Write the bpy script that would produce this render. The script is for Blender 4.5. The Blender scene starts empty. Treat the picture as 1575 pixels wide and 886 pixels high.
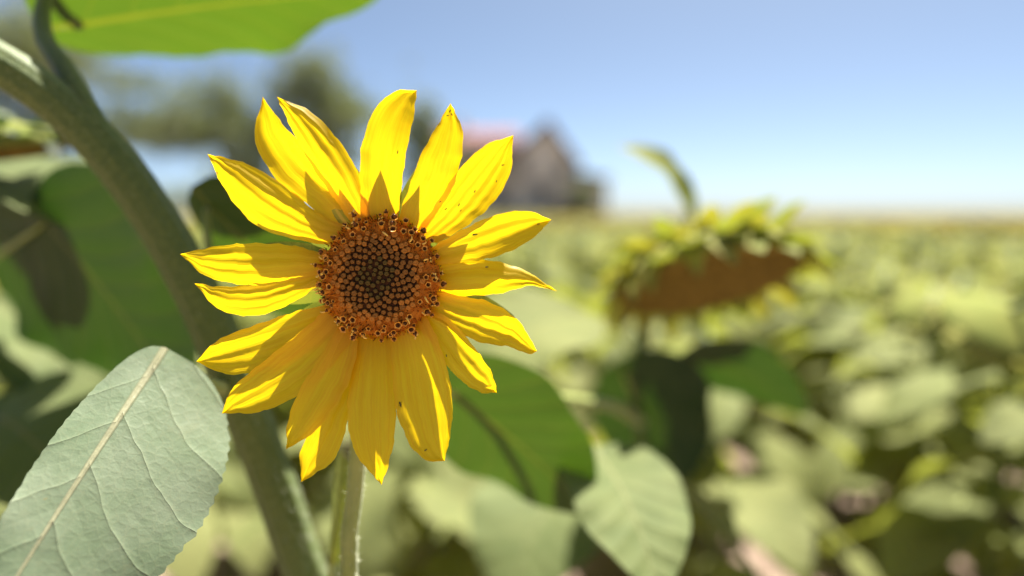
import bpy, math, random
import numpy as np
from mathutils import Vector, Matrix, Quaternion
from mathutils.bvhtree import BVHTree

R = math.radians
scene = bpy.context.scene
col = scene.collection
rng = random.Random(11)
nrng = np.random.default_rng(5)

# ------------------------------------------------------------------ camera
CAMH = 1.38
FPX = 1050.0                       # 24 mm lens on a 36 mm sensor, in photograph pixels
PITCH = math.atan(115 / FPX)
cam_d = bpy.data.cameras.new('camera')
cam_d.lens = 24.0
cam_d.sensor_width = 36.0
cam_d.clip_start = 0.01
cam_d.clip_end = 3000
cam_d.dof.use_dof = True
cam_d.dof.focus_distance = 0.395
cam_d.dof.aperture_fstop = 1.38
cam = bpy.data.objects.new('camera', cam_d)
cam.location = (0, 0, CAMH)
cam.rotation_euler = (math.pi / 2 - PITCH, 0, 0)
col.objects.link(cam)
scene.camera = cam
C0 = Vector((0, 0, CAMH))
FWD = Vector((0, math.cos(PITCH), -math.sin(PITCH)))
UPV = Vector((0, math.sin(PITCH), math.cos(PITCH)))
RGT = Vector((1, 0, 0))


def P(px, py, d):
    return C0 + d * (FWD + RGT * ((px - 787.5) / FPX) + UPV * ((443 - py) / FPX))


# ------------------------------------------------------------------ light
SUN_EL, SUN_AZ = R(62), R(26)      # azimuth clockwise from +Y (ahead of the camera), to the right
SUN = Vector((math.sin(SUN_AZ) * math.cos(SUN_EL), math.cos(SUN_AZ) * math.cos(SUN_EL), math.sin(SUN_EL)))
world = bpy.data.worlds.new('World')
scene.world = world
world.use_nodes = True
wn = world.node_tree
for n in list(wn.nodes):
    wn.nodes.remove(n)
sky = wn.nodes.new('ShaderNodeTexSky')
sky.sky_type = 'NISHITA'
sky.sun_disc = False
sky.sun_elevation = SUN_EL
sky.sun_rotation = SUN_AZ
sky.altitude = 2500
sky.air_density = 0.5
sky.dust_density = 10.0
sky.ozone_density = 2.0
bg = wn.nodes.new('ShaderNodeBackground')
bg.inputs[1].default_value = 0.054
wo = wn.nodes.new('ShaderNodeOutputWorld')
tint = wn.nodes.new('ShaderNodeMix')           # slight white balance of the whole sky, the same in every direction
tint.data_type = 'RGBA'
tint.blend_type = 'MULTIPLY'
tint.inputs[0].default_value = 1.0
tint.clamp_result = False
tint.inputs[7].default_value = (0.98, 1.06, 0.99, 1)
wn.links.new(sky.outputs[0], tint.inputs[6])
wn.links.new(tint.outputs[2], bg.inputs[0])
wn.links.new(bg.outputs[0], wo.inputs[0])
sun_d = bpy.data.lights.new('sun', 'SUN')
sun_d.energy = 5.0
sun_d.angle = R(0.5)
sun_d.color = (1.0, 0.95, 0.86)
sun = bpy.data.objects.new('sun', sun_d)
sun.rotation_euler = (-SUN).to_track_quat('-Z', 'Y').to_euler()
sun.location = (3, 6, 10)
col.objects.link(sun)
scene.view_settings.view_transform = 'Standard'
scene.view_settings.look = 'None'
scene.view_settings.exposure = 1.88
scene.view_settings.gamma = 1.0
scene.view_settings.use_curve_mapping = False
scene.cycles.max_bounces = 8
scene.cycles.transmission_bounces = 6
scene.cycles.transparent_max_bounces = 4


# ------------------------------------------------------------------ materials
class NT:
    def __init__(self, name):
        self.m = bpy.data.materials.new(name)
        self.m.use_nodes = True
        self.t = self.m.node_tree
        for n in list(self.t.nodes):
            self.t.nodes.remove(n)
        self.out = self.n('ShaderNodeOutputMaterial')

    def n(self, t, **kw):
        x = self.t.nodes.new(t)
        for k, v in kw.items():
            setattr(x, k, v)
        return x

    def l(self, a, b):
        self.t.links.new(a, b)

    def val(self, sock, v):
        if hasattr(v, 'links') or isinstance(v, bpy.types.NodeSocket):
            self.l(v, sock)
        else:
            sock.default_value = v

    def math(self, op, a, b=0.0, c=0.0, clamp=False):
        x = self.n('ShaderNodeMath', operation=op, use_clamp=clamp)
        self.val(x.inputs[0], a)
        self.val(x.inputs[1], b)
        self.val(x.inputs[2], c)
        return x.outputs[0]

    def mix(self, f, a, b):
        x = self.n('ShaderNodeMix', data_type='RGBA')
        self.val(x.inputs[0], f)
        for s, v in ((x.inputs[6], a), (x.inputs[7], b)):
            if isinstance(v, tuple):
                s.default_value = (*v, 1)
            else:
                self.l(v, s)
        return x.outputs[2]

    def smooth(self, x, a, b):
        m = self.n('ShaderNodeMapRange', interpolation_type='SMOOTHSTEP')
        self.val(m.inputs[0], x)
        m.inputs[1].default_value = a
        m.inputs[2].default_value = b
        return m.outputs[0]

    def noise(self, vec, scale, detail=3, rough=0.55):
        x = self.n('ShaderNodeTexNoise')
        x.inputs['Scale'].default_value = scale
        x.inputs['Detail'].default_value = detail
        x.inputs['Roughness'].default_value = rough
        if vec is not None:
            self.l(vec, x.inputs['Vector'])
        return x.outputs[0]

    def bump(self, h, strength, dist):
        x = self.n('ShaderNodeBump')
        x.inputs['Strength'].default_value = strength
        x.inputs['Distance'].default_value = dist
        self.l(h, x.inputs['Height'])
        return x.outputs[0]

    def principled(self, colr, rough=0.5, spec=0.5, normal=None, sheen=0.0):
        x = self.n('ShaderNodeBsdfPrincipled')
        if isinstance(colr, tuple):
            x.inputs['Base Color'].default_value = (*colr, 1)
        else:
            self.l(colr, x.inputs['Base Color'])
        self.val(x.inputs['Roughness'], rough)
        x.inputs['Specular IOR Level'].default_value = spec
        if sheen:
            x.inputs['Sheen Weight'].default_value = sheen
            x.inputs['Sheen Roughness'].default_value = 0.4
        if normal is not None:
            self.l(normal, x.inputs['Normal'])
        return x.outputs[0]

    def finish(self, s):
        self.l(s, self.out.inputs[0])
        return self.m

    def thin(self, surf, tcol, f, normal=None):
        t = self.n('ShaderNodeBsdfTranslucent')
        if isinstance(tcol, tuple):
            t.inputs[0].default_value = (*tcol, 1)
        else:
            self.l(tcol, t.inputs[0])
        if normal is not None:
            self.l(normal, t.inputs[1])
        m = self.n('ShaderNodeMixShader')
        self.val(m.inputs[0], f)
        self.l(surf, m.inputs[1])
        self.l(t.outputs[0], m.inputs[2])
        return m.outputs[0]


def objrand(k):
    return k.n('ShaderNodeObjectInfo').outputs['Random']


def mat_simple(name, c1, c2, scale=20, rough=0.6, spec=0.4, bump=0.0, bscale=60, dist=0.002, coord='Object', sheen=0.0):
    k = NT(name)
    tc = k.n('ShaderNodeTexCoord').outputs[coord]
    f = k.smooth(k.noise(tc, scale, 4), 0.3, 0.7)
    nrm = k.bump(k.noise(tc, bscale, 4), bump, dist) if bump else None
    return k.finish(k.principled(k.mix(f, c1, c2), rough, spec, nrm, sheen))


def mat_leaf(name, refl, refl2, trans, vein, trans_f=0.45, rough=0.42, spec=0.5, nveins=6.5, bump=0.5, dist=0.004, fine=True, hue_var=0.0, lat=0.3, sheen=0.12):
    """sunflower leaf: midrib and arched side veins from the leaf's own UV, quilted blade between them"""
    k = NT(name)
    uv = k.n('ShaderNodeUVMap').outputs[0]
    sep = k.n('ShaderNodeSeparateXYZ')
    k.l(uv, sep.inputs[0])
    nz = k.noise(uv, 5.0, 2)
    x = sep.outputs[0]
    y = k.math('ABSOLUTE', k.math('SUBTRACT', sep.outputs[1], 0.5))
    wob = k.math('MULTIPLY', k.math('SUBTRACT', nz, 0.5), 0.07)
    t = k.math('ADD', k.math('SUBTRACT', x, k.math('MULTIPLY', y, 1.15)), wob)
    t = k.math('ADD', t, k.math('MULTIPLY', k.math('MULTIPLY', y, y), 1.1))
    side = k.math('MULTIPLY', k.math('GREATER_THAN', sep.outputs[1], 0.5), 0.045)
    t = k.math('ADD', t, side)
    fr = k.math('FRACT', k.math('MULTIPLY', t, nveins))
    tri = k.math('ABSOLUTE', k.math('SUBTRACT', fr, 0.5))     # .5 on the vein, 0 between
    vline = k.smooth(tri, 0.42, 0.497)
    mid = k.math('SUBTRACT', 1.0, k.smooth(k.math('DIVIDE', y, k.math('SUBTRACT', 1.15, x)), 0.006, 0.015))
    vall = k.math('MAXIMUM', mid, k.math('MULTIPLY', vline, lat))
    tc = k.n('ShaderNodeTexCoord').outputs['Object']
    f = k.smooth(k.noise(uv, 4.0, 5, 0.6), 0.3, 0.7)
    if hue_var:
        f = k.math('ADD', k.math('MULTIPLY', f, 0.4), k.math('MULTIPLY', objrand(k), 0.6))
    tvein = (min(1, trans[0] * 2.0 + .02), trans[1] * 1.35, trans[2] * 1.2)
    base = k.mix(f, refl, refl2)
    spot = k.math('MULTIPLY', k.smooth(k.noise(uv, 23, 2), 0.70, 0.78), 0.5)
    base = k.mix(spot, base, (0.30, 0.22, 0.08))
    c = k.mix(k.math('MULTIPLY', vall, 0.75), base, vein)
    tcol = k.mix(k.math('MULTIPLY', vall, 0.6), trans, tvein)
    quilt = k.math('MULTIPLY', k.math('SUBTRACT', 0.5, tri), 1.0)
    quilt = k.math('POWER', quilt, 0.5)
    vor = k.n('ShaderNodeTexVoronoi', feature='DISTANCE_TO_EDGE')
    vor.inputs['Scale'].default_value = 30
    k.l(uv, vor.inputs['Vector'])
    cell = k.smooth(vor.outputs[0], 0.0, 0.22)
    net = k.math('MULTIPLY', k.math('SUBTRACT', 1.0, k.smooth(vor.outputs[0], 0.0, 0.07)), 0.10)
    c = k.mix(net, c, vein)
    h = k.math('ADD', k.math('MULTIPLY', quilt, 0.9), k.math('MULTIPLY', cell, 0.03))
    h = k.math('SUBTRACT', h, k.math('MULTIPLY', mid, 0.5))
    h = k.math('ADD', h, k.math('MULTIPLY', k.noise(uv, 14, 3), 0.35))
    if fine:
        h = k.math('ADD', h, k.math('MULTIPLY', k.noise(uv, 170, 2), 0.05))
    nrm = k.bump(h, bump, dist)
    s = k.principled(c, rough, spec, nrm, sheen)
    return k.finish(k.thin(s, tcol, trans_f, nrm))


def mat_petal():
    k = NT('petal_yellow')
    uv = k.n('ShaderNodeUVMap').outputs[0]
    sep = k.n('ShaderNodeSeparateXYZ')
    k.l(uv, sep.inputs[0])
    u = sep.outputs[0]
    comb = k.n('ShaderNodeCombineXYZ')
    k.l(k.math('MULTIPLY', u, 0.7), comb.inputs[0])
    k.l(k.math('MULTIPLY', sep.outputs[1], 9.0), comb.inputs[1])
    k.l(k.math('MULTIPLY', objrand(k), 40.0), comb.inputs[2])
    st = k.noise(comb.outputs[0], 2.2, 4, 0.6)
    comb2 = k.n('ShaderNodeCombineXYZ')
    k.l(k.math('MULTIPLY', u, 1.2), comb2.inputs[0])
    k.l(k.math('MULTIPLY', sep.outputs[1], 42.0), comb2.inputs[1])
    st2 = k.noise(comb2.outputs[0], 1.5, 2)
    basef = k.math('SUBTRACT', 1.0, k.smooth(u, 0.0, 0.34))
    c = k.mix(k.smooth(st, 0.3, 0.7), (0.88, 0.59, 0.004), (0.91, 0.67, 0.012))
    c = k.mix(k.math('MULTIPLY', basef, 0.5), c, (0.88, 0.44, 0.003))
    t = k.mix(k.smooth(st, 0.3, 0.7), (0.86, 0.55, 0.002), (0.91, 0.66, 0.004))
    t = k.mix(k.math('MULTIPLY', basef, 0.55), t, (0.84, 0.34, 0.0015))
    fine = k.math('MULTIPLY', k.smooth(st2, 0.50, 0.70), 0.40)
    t = k.mix(fine, t, (0.80, 0.36, 0.001))
    c = k.mix(fine, c, (0.82, 0.42, 0.003))
    # a browned point at the very tip
    tipf = k.math('MULTIPLY', k.smooth(u, 0.965, 1.0), 0.55)
    c = k.mix(tipf, c, (0.30, 0.13, 0.01))
    h = k.math('ADD', k.math('MULTIPLY', st, 0.8), k.math('MULTIPLY', st2, 0.25))
    nrm = k.bump(h, 0.32, 0.0012)
    s = k.principled(c, 0.42, 0.45, nrm)
    return k.finish(k.thin(s, t, 0.55, nrm))


M = {}
M['petal'] = mat_petal()
M['leaf'] = mat_leaf('leaf_field', (0.185, 0.22, 0.082), (0.28, 0.285, 0.115), (0.26, 0.29, 0.035), (0.26, 0.27, 0.10), 0.44, 0.7, 0.10, bump=0.35, fine=False, hue_var=1.0, sheen=0.0)
M['leaf_far'] = mat_leaf('leaf_ripening', (0.10, 0.105, 0.018), (0.155, 0.14, 0.024), (0.15, 0.14, 0.008), (0.24, 0.22, 0.05), 0.38, 0.7, 0.05, bump=0.2, fine=False, sheen=0.0)
M['leaf_near'] = mat_leaf('leaf_near', (0.13, 0.165, 0.06), (0.18, 0.21, 0.08), (0.10, 0.17, 0.012), (0.28, 0.29, 0.13), 0.38, 0.65, 0.12, bump=0.5)
M['leaf_hero'] = mat_leaf('leaf_pale', (0.20, 0.265, 0.155), (0.26, 0.315, 0.205), (0.12, 0.20, 0.02), (0.46, 0.43, 0.26), 0.32, 0.48, 0.35, bump=0.6, dist=0.0026, nveins=5.0, lat=0.06)
M['leaf_top'] = mat_leaf('leaf_sunlit', (0.07, 0.13, 0.03), (0.09, 0.15, 0.04), (0.055, 0.105, 0.004), (0.30, 0.32, 0.08), 0.55, 0.42, 0.45, bump=0.5)
M['leaf_mid'] = mat_leaf('leaf_mid', (0.07, 0.12, 0.03), (0.09, 0.14, 0.04), (0.027, 0.056, 0.0025), (0.30, 0.32, 0.08), 0.55, 0.42, 0.35, bump=0.5)
M['leaf_shaded'] = mat_leaf('leaf_shaded', (0.05, 0.085, 0.028), (0.075, 0.11, 0.037), (0.015, 0.038, 0.002), (0.22, 0.25, 0.08), 0.5, 0.45, 0.4, bump=0.5)  # copy for leaves in shade, the shade put into darker colours
M['stem'] = mat_simple('stem_green', (0.070, 0.108, 0.016), (0.115, 0.150, 0.028), 260, 0.55, 0.35, 0.7, 420, 0.0010, sheen=0.25)
M['stem_thin'] = mat_simple('stem_pale', (0.24, 0.29, 0.055), (0.32, 0.35, 0.09), 60, 0.5, 0.4, 0.4, 300, 0.0008, sheen=0.25)
M['hair'] = mat_simple('bristle_pale', (0.45, 0.46, 0.30), (0.55, 0.55, 0.40), 300, 0.5, 0.4)
M['bract'] = mat_leaf('bract_green', (0.18, 0.21, 0.05), (0.25, 0.265, 0.07), (0.26, 0.30, 0.025), (0.30, 0.32, 0.10), 0.35, 0.7, 0.12, bump=0.3, dist=0.001, sheen=0.0, fine=False)
M['bract_yellow'] = mat_leaf('bract_yellow', (0.26, 0.26, 0.06), (0.34, 0.32, 0.085), (0.32, 0.31, 0.025), (0.40, 0.40, 0.12), 0.35, 0.7, 0.12, bump=0.3, sheen=0.0, dist=0.002, fine=False)
M['bract_far'] = mat_leaf('bract_ripe', (0.26, 0.22, 0.045), (0.34, 0.28, 0.06), (0.22, 0.19, 0.015), (0.3, 0.26, 0.06), 0.3, 0.7, 0.05, bump=0.2, fine=False, sheen=0.0)
M['calyx'] = mat_simple('calyx_green', (0.13, 0.16, 0.03), (0.20, 0.205, 0.045), 40, 0.8, 0.1, 0.3, 200, 0.001)
M['seed_face'] = mat_simple('seed_face', (0.15, 0.095, 0.014), (0.30, 0.20, 0.036), 90, 0.75, 0.25, 1.0, 220, 0.004)
M['ring'] = mat_simple('receptacle_orange', (0.42, 0.13, 0.008), (0.56, 0.20, 0.015), 400, 0.7, 0.2, 0.5, 900, 0.0005)
M['receptacle'] = mat_simple('receptacle_brown', (0.045, 0.018, 0.006), (0.10, 0.035, 0.008), 300, 0.8, 0.2, 0.5, 900, 0.0005)
M['bud_outer'] = mat_simple('floret_bud_tan', (0.38, 0.135, 0.016), (0.50, 0.20, 0.03), 900, 0.6, 0.15)
M['bud_mid'] = mat_simple('floret_bud_brown', (0.20, 0.078, 0.012), (0.29, 0.125, 0.022), 900, 0.6, 0.15)
M['bud_inner'] = mat_simple('floret_bud_olive', (0.095, 0.06, 0.010), (0.14, 0.088, 0.016), 900, 0.6, 0.15)
M['floret'] = mat_simple('floret_orange', (0.72, 0.26, 0.02), (0.85, 0.42, 0.05), 700, 0.5, 0.4)
M['lobe'] = mat_simple('floret_lobe', (0.66, 0.26, 0.016), (0.80, 0.38, 0.04), 700, 0.5, 0.4)
M['anther'] = mat_simple('anther_dark', (0.08, 0.025, 0.005), (0.20, 0.07, 0.012), 900, 0.6, 0.3)
M['stigma'] = mat_simple('stigma_yellow', (0.85, 0.50, 0.06), (0.90, 0.62, 0.14), 900, 0.5, 0.3)
M['chaff'] = mat_simple('chaff_orange', (0.72, 0.24, 0.008), (0.86, 0.38, 0.02), 500, 0.6, 0.3)
M['insect'] = mat_simple('insect_dark', (0.02, 0.014, 0.006), (0.05, 0.035, 0.012), 900, 0.35, 0.5)
M['bark'] = mat_simple('bark', (0.10, 0.07, 0.055), (0.17, 0.12, 0.09), 3, 0.9, 0.2, 0.8, 9, 0.05)


def mat_soil():
    k = NT('dry_soil')
    tc = k.n('ShaderNodeTexCoord').outputs['Object']
    a = k.smooth(k.noise(tc, 1.3, 5), 0.3, 0.7)
    b = k.smooth(k.noise(tc, 14, 6), 0.35, 0.7)
    c = k.mix(a, (0.20, 0.135, 0.10), (0.30, 0.215, 0.165))
    c = k.mix(k.math('MULTIPLY', b, 0.5), c, (0.36, 0.27, 0.21))
    h = k.math('ADD', k.noise(tc, 18, 6), k.math('MULTIPLY', k.noise(tc, 70, 4), 0.4))
    return k.finish(k.principled(c, 0.9, 0.2, k.bump(h, 1.0, 0.05)))


def mat_needle():
    k = NT('tree_foliage')
    tc = k.n('ShaderNodeTexCoord').outputs['Object']
    f = k.smooth(k.noise(tc, 0.9, 3), 0.3, 0.7)
    c = k.mix(f, (0.26, 0.30, 0.15), (0.34, 0.35, 0.19))
    return k.finish(k.thin(k.principled(c, 0.6, 0.3), (0.13, 0.16, 0.03), 0.3))


M['soil'] = mat_soil()
M['needle'] = mat_needle()


def mat_plaster(name, c1, c2):
    return mat_simple(name, c1, c2, 0.8, 0.9, 0.2, 0.5, 12, 0.02)


M['stone_wall'] = mat_plaster('house_wall', (0.80, 0.70, 0.57), (0.86, 0.76, 0.63))
M['pale_wall'] = mat_plaster('pale_wall_tone', (0.88, 0.80, 0.70), (0.90, 0.83, 0.74))  # near white; on the gable this paleness carries the sunlight
M['trim'] = mat_plaster('house_trim', (0.45, 0.38, 0.32), (0.52, 0.45, 0.38))
M['roof'] = mat_simple('roof_red', (0.15, 0.05, 0.05), (0.20, 0.07, 0.065), 1.5, 0.7, 0.3)
M['dark_wood'] = mat_simple('dark_wood', (0.06, 0.045, 0.035), (0.10, 0.07, 0.055), 2, 0.6, 0.3)
k = NT('window_glass')
M['glass'] = k.finish(k.principled((0.03, 0.04, 0.05), 0.08, 0.6))


# ------------------------------------------------------------------ helpers
def tag(o, label=None, cat=None, group=None, kind=None):
    if label:
        o['label'] = label
    if cat:
        o['category'] = cat
    if group:
        o['group'] = group
    if kind:
        o['kind'] = kind
    return o


def empty(name, loc, label=None, cat=None, group=None):
    o = bpy.data.objects.new(name, None)
    o.empty_display_size = 0.05
    o.location = loc
    col.objects.link(o)
    return tag(o, label, cat, group)


def link(name, me, parent=None, mw=None):
    """link a mesh whose vertices are in world space (mw None) or placed by the world matrix mw"""
    o = bpy.data.objects.new(name, me)
    col.objects.link(o)
    if mw is None:
        mw = Matrix()
    if parent is not None:
        o.parent = parent
        pw = parent.get('_w')
        o.matrix_parent_inverse = Matrix()
        o.matrix_basis = world_of(parent).inverted() @ mw
    else:
        o.matrix_basis = mw
    return o


def world_of(o):
    m = o.matrix_basis.copy()
    p = o.parent
    while p is not None:
        m = p.matrix_basis @ m
        p = p.parent
    return m


class MB:
    def __init__(self):
        self.v, self.f, self.uv, self.mi = [], [], [], []

    def add(self, verts, faces, uvs=None, mi=0):
        b = len(self.v)
        self.v += [tuple(x) for x in verts]
        self.uv += (uvs if uvs else [(0.0, 0.0)] * len(verts))
        self.f += [tuple(i + b for i in f) for f in faces]
        self.mi += [mi] * len(faces)

    def grid(self, rows, uvs=None, closed=False, mi=0):
        nu, nv = len(rows), len(rows[0])
        verts = [p for r in rows for p in r]
        fs = []
        for i in range(nu - 1):
            for j in range(nv if closed else nv - 1):
                j2 = (j + 1) % nv
                fs.append((i * nv + j, i * nv + j2, (i + 1) * nv + j2, (i + 1) * nv + j))
        self.add(verts, fs, [p for r in uvs for p in r] if uvs else None, mi)

    def tube(self, pts, rad, n=10, caps=True, mi=0, ribs=0.0):
        pts = [Vector(p) for p in pts]
        rows = []
        ref = None
        for i, p in enumerate(pts):
            d = (pts[min(i + 1, len(pts) - 1)] - pts[max(i - 1, 0)]).normalized()
            if ref is None:
                ref = d.orthogonal().normalized()
            ref = (ref - d * ref.dot(d)).normalized()
            b = d.cross(ref)
            r = rad[i] if isinstance(rad, (list, tuple)) else rad
            rows.append([p + (ref * math.cos(2 * math.pi * j / n) + b * math.sin(2 * math.pi * j / n)) * r * (1 + ribs * math.cos(2 * math.pi * j / n * (n // 4))) for j in range(n)])
        base = len(self.v)
        self.grid(rows, closed=True, mi=mi)
        if caps:
            self.f.append(tuple(base + j for j in range(n))[::-1])
            self.f.append(tuple(base + (len(rows) - 1) * n + j for j in range(n)))
            self.mi += [mi, mi]

    def box(self, a, b, mi=0):
        x0, y0, z0 = a
        x1, y1, z1 = b
        vs = [(x0, y0, z0), (x1, y0, z0), (x1, y1, z0), (x0, y1, z0), (x0, y0, z1), (x1, y0, z1), (x1, y1, z1), (x0, y1, z1)]
        self.add(vs, [(3, 2, 1, 0), (4, 5, 6, 7), (0, 1, 5, 4), (1, 2, 6, 5), (2, 3, 7, 6), (3, 0, 4, 7)], mi=mi)

    def mesh(self, name, mats, smooth=True):
        me = bpy.data.meshes.new(name)
        me.from_pydata(self.v, [], self.f)
        ul = me.uv_layers.new(name='UVMap')
        idx = np.empty(len(me.loops), dtype=np.int32)
        me.loops.foreach_get('vertex_index', idx)
        ul.data.foreach_set('uv', np.array(self.uv, dtype=np.float32)[idx].ravel())
        for m in (mats if isinstance(mats, (list, tuple)) else [mats]):
            me.materials.append(m)
        me.polygons.foreach_set('material_index', np.array(self.mi, dtype=np.int32))
        if smooth:
            me.polygons.foreach_set('use_smooth', np.ones(len(me.polygons), dtype=bool))
        me.update()
        return me


def catmull(pts, n):
    """resample a polyline of tuples smoothly, evenly by arc length"""
    p = np.array(pts, dtype=float)
    p = np.vstack([2 * p[0] - p[1], p, 2 * p[-1] - p[-2]])
    out = []
    for i in range(1, len(p) - 2):
        for t in np.linspace(0, 1, 16, endpoint=False):
            a, b, c, d = p[i - 1], p[i], p[i + 1], p[i + 2]
            out.append(0.5 * (2 * b + (c - a) * t + (2 * a - 5 * b + 4 * c - d) * t * t + (3 * b - a - 3 * c + d) * t ** 3))
    out.append(p[-2])
    out = np.array(out)
    s = np.concatenate([[0], np.cumsum(np.linalg.norm(np.diff(out, axis=0), axis=1))])
    q = np.linspace(0, s[-1], n + 1)
    return np.stack([np.interp(q, s, out[:, k]) for k in range(out.shape[1])], axis=1)


def sstep(x, a, b):
    t = min(1, max(0, (x - a) / (b - a)))
    return t * t * (3 - 2 * t)


# ------------------------------------------------------------------ leaves
def leaf_profile(u):
    return 1.0 * (u ** 0.42) * ((1 - u) ** 0.72) / 0.5635 if 0 < u < 1 else 0.0


def leaf_rows(L, W, nu, nv, arch=0.1, fold=0.15, wave=0.03, curl=0.0, seed=0, teeth=0, quilt=0.0, tipdroop=0.0, asym=1.0):
    """unit frame: x along the midrib, y across, z the blade's upper side"""
    r = random.Random(seed)
    ph1, ph2 = r.uniform(0, 6.3), r.uniform(0, 6.3)
    rows, uvs = [], []
    for i in range(nu + 1):
        u = i / nu
        u = 0.5 * u + 0.5 * (u * u * (3 - 2 * u))
        hw = leaf_profile(u) * W / 2
        row, ru = [], []
        for j in range(nv + 1):
            v = -1 + 2 * j / nv
            w = hw * (asym if v < 0 else 1.0)
            if teeth:
                tt = (u * teeth) % 1.0
                w *= 1 + (0.045 * (tt - 0.5)) * sstep(abs(v), 0.8, 1.0) * sstep(u, 0.03, 0.15)
            y = v * w
            x = u * L - 0.13 * L * (abs(v) ** 1.6) * ((1 - u) ** 3)
            av = abs(v)
            z = 4 * arch * L * u * (1 - u) - tipdroop * L * u ** 3
            z += fold * abs(y) - curl * y * y / max(W, 1e-6) * 2
            z += wave * W * (math.sin(u * 9 + ph1 + (2.1 if v > 0 else 0)) * av ** 2 * 0.7 + math.sin(u * 19 + ph2 + (1.3 if v > 0 else 0)) * av ** 3 * 0.4) * min(1, 4 * u) * min(1, 4 * (1 - u))
            if quilt:
                yy = abs(y) / L
                t = x / L - yy * 1.15 + 1.1 * yy * yy + (0.045 if v > 0 else 0)
                fr = abs((t * 5.0) % 1.0 - 0.5)
                z += quilt * L * (math.sqrt(max(0, 0.5 - fr)) - 0.4) * min(1, av * 4) * min(1, 5 * (1 - av) + 0.3)
            row.append((x, y, z))
            ru.append((x / L, 0.5 + y / L))
        rows.append(row)
        uvs.append(ru)
    return rows, uvs


def place_leaf(name, parent, B, T, W, N, mat, seed=0, nu=26, nv=16, arch=0.08, fold=0.15, wave=0.04, curl=0.0, teeth=22, quilt=0.0, tipdroop=0.0, petiole=None, prad=0.0035, label=None, asym=1.0, pmat=None):
    """a leaf blade from base B to tip T (world), width W, upper side towards N; its stalk runs to the points in petiole"""
    B, T, N = Vector(B), Vector(T), Vector(N)
    d = T - B
    L = d.length
    x = d.normalized()
    z = (N - x * N.dot(x)).normalized()
    y = z.cross(x)
    rows, uvs = leaf_rows(L, W, nu, nv, arch, fold, wave, curl, seed, teeth, quilt, tipdroop, asym)
    mb = MB()
    mb.grid(rows, uvs)
    mw = Matrix((x, y, z)).transposed().to_4x4()
    mw.translation = B
    o = link(name, mb.mesh(name, mat), parent, mw)
    if label:
        o['label'] = label
    if petiole:
        pts = catmull([tuple(p) for p in petiole] + [tuple(B - z * 0.003)], 14)
        p = MB()
        n = len(pts)
        p.tube(pts, [prad * (1.25 - 0.7 * i / (n - 1)) for i in range(n)], 8)
        me = p.mesh('petiole', pmat or M['stem_thin'])
        link('petiole', me, o)
    return o


def stem_object(name, parent, pts, rads, mat, n=14, seg=30, knob=0.0, hairs=0):
    pp = catmull([tuple(p) for p in pts], seg)
    rr = np.interp(np.linspace(0, 1, seg + 1), np.linspace(0, 1, len(rads)), rads)
    r = random.Random(3)
    rr = [x * (1 + knob * r.uniform(-1, 1)) for x in rr]
    mb = MB()
    mb.tube(pp, list(rr), n, ribs=0.035 if hairs else 0.0)
    o = link(name, mb.mesh(name, mat), parent)
    if hairs:                       # fine bristles standing off the stem
        hb = MB()
        for _ in range(hairs):
            k_ = r.uniform(0, seg - 1.001)
            i0 = int(k_)
            a_, b_ = Vector(pp[i0]), Vector(pp[i0 + 1])
            p = a_.lerp(b_, k_ - i0)
            ax = (b_ - a_).normalized()
            u_ = ax.orthogonal().normalized()
            u_ = Quaternion(ax, r.uniform(0, 6.283)) @ u_
            rad_ = rr[i0]
            d_ = (u_ + ax * r.uniform(-.5, .3)).normalized()
            ln = r.uniform(.0016, .0040)
            w_ = ax.cross(u_) * .00026
            q = p + u_ * rad_ * .97
            hb.add([q - w_, q + w_, q + d_ * ln], [(0, 1, 2)])
        ho = link('bristles', hb.mesh('bristles', M['hair'], False), o)
        ho['kind'] = 'stuff'
    return o


# ------------------------------------------------------------------ setting
g = MB()
S = 900
NG = 48
xs = sorted({round(math.copysign(abs(t) ** 3 * S, t), 4) for t in np.linspace(-1, 1, NG * 2 + 1)})
rows = []
gr = random.Random(4)
for yv in xs:
    rows.append([(xv, yv + 2, (gr.uniform(-0.02, 0.025) if abs(xv) < 8 and abs(yv) < 12 else 0.0)) for xv in xs])
g.grid(rows)
ground = link('ground', g.mesh('ground', M['soil']))
tag(ground, 'dry pinkish brown soil of the sunflower field', None, None, 'structure')


# ------------------------------------------------------------------ the sunflower in focus
FD = 0.40
head_c = P(583, 427, FD)
flower = empty('sunflower', (head_c.x - 0.015, head_c.y + 0.05, 0),
               'bright yellow sunflower in full bloom facing the camera, sharp in the middle of the picture', 'sunflower')

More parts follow.
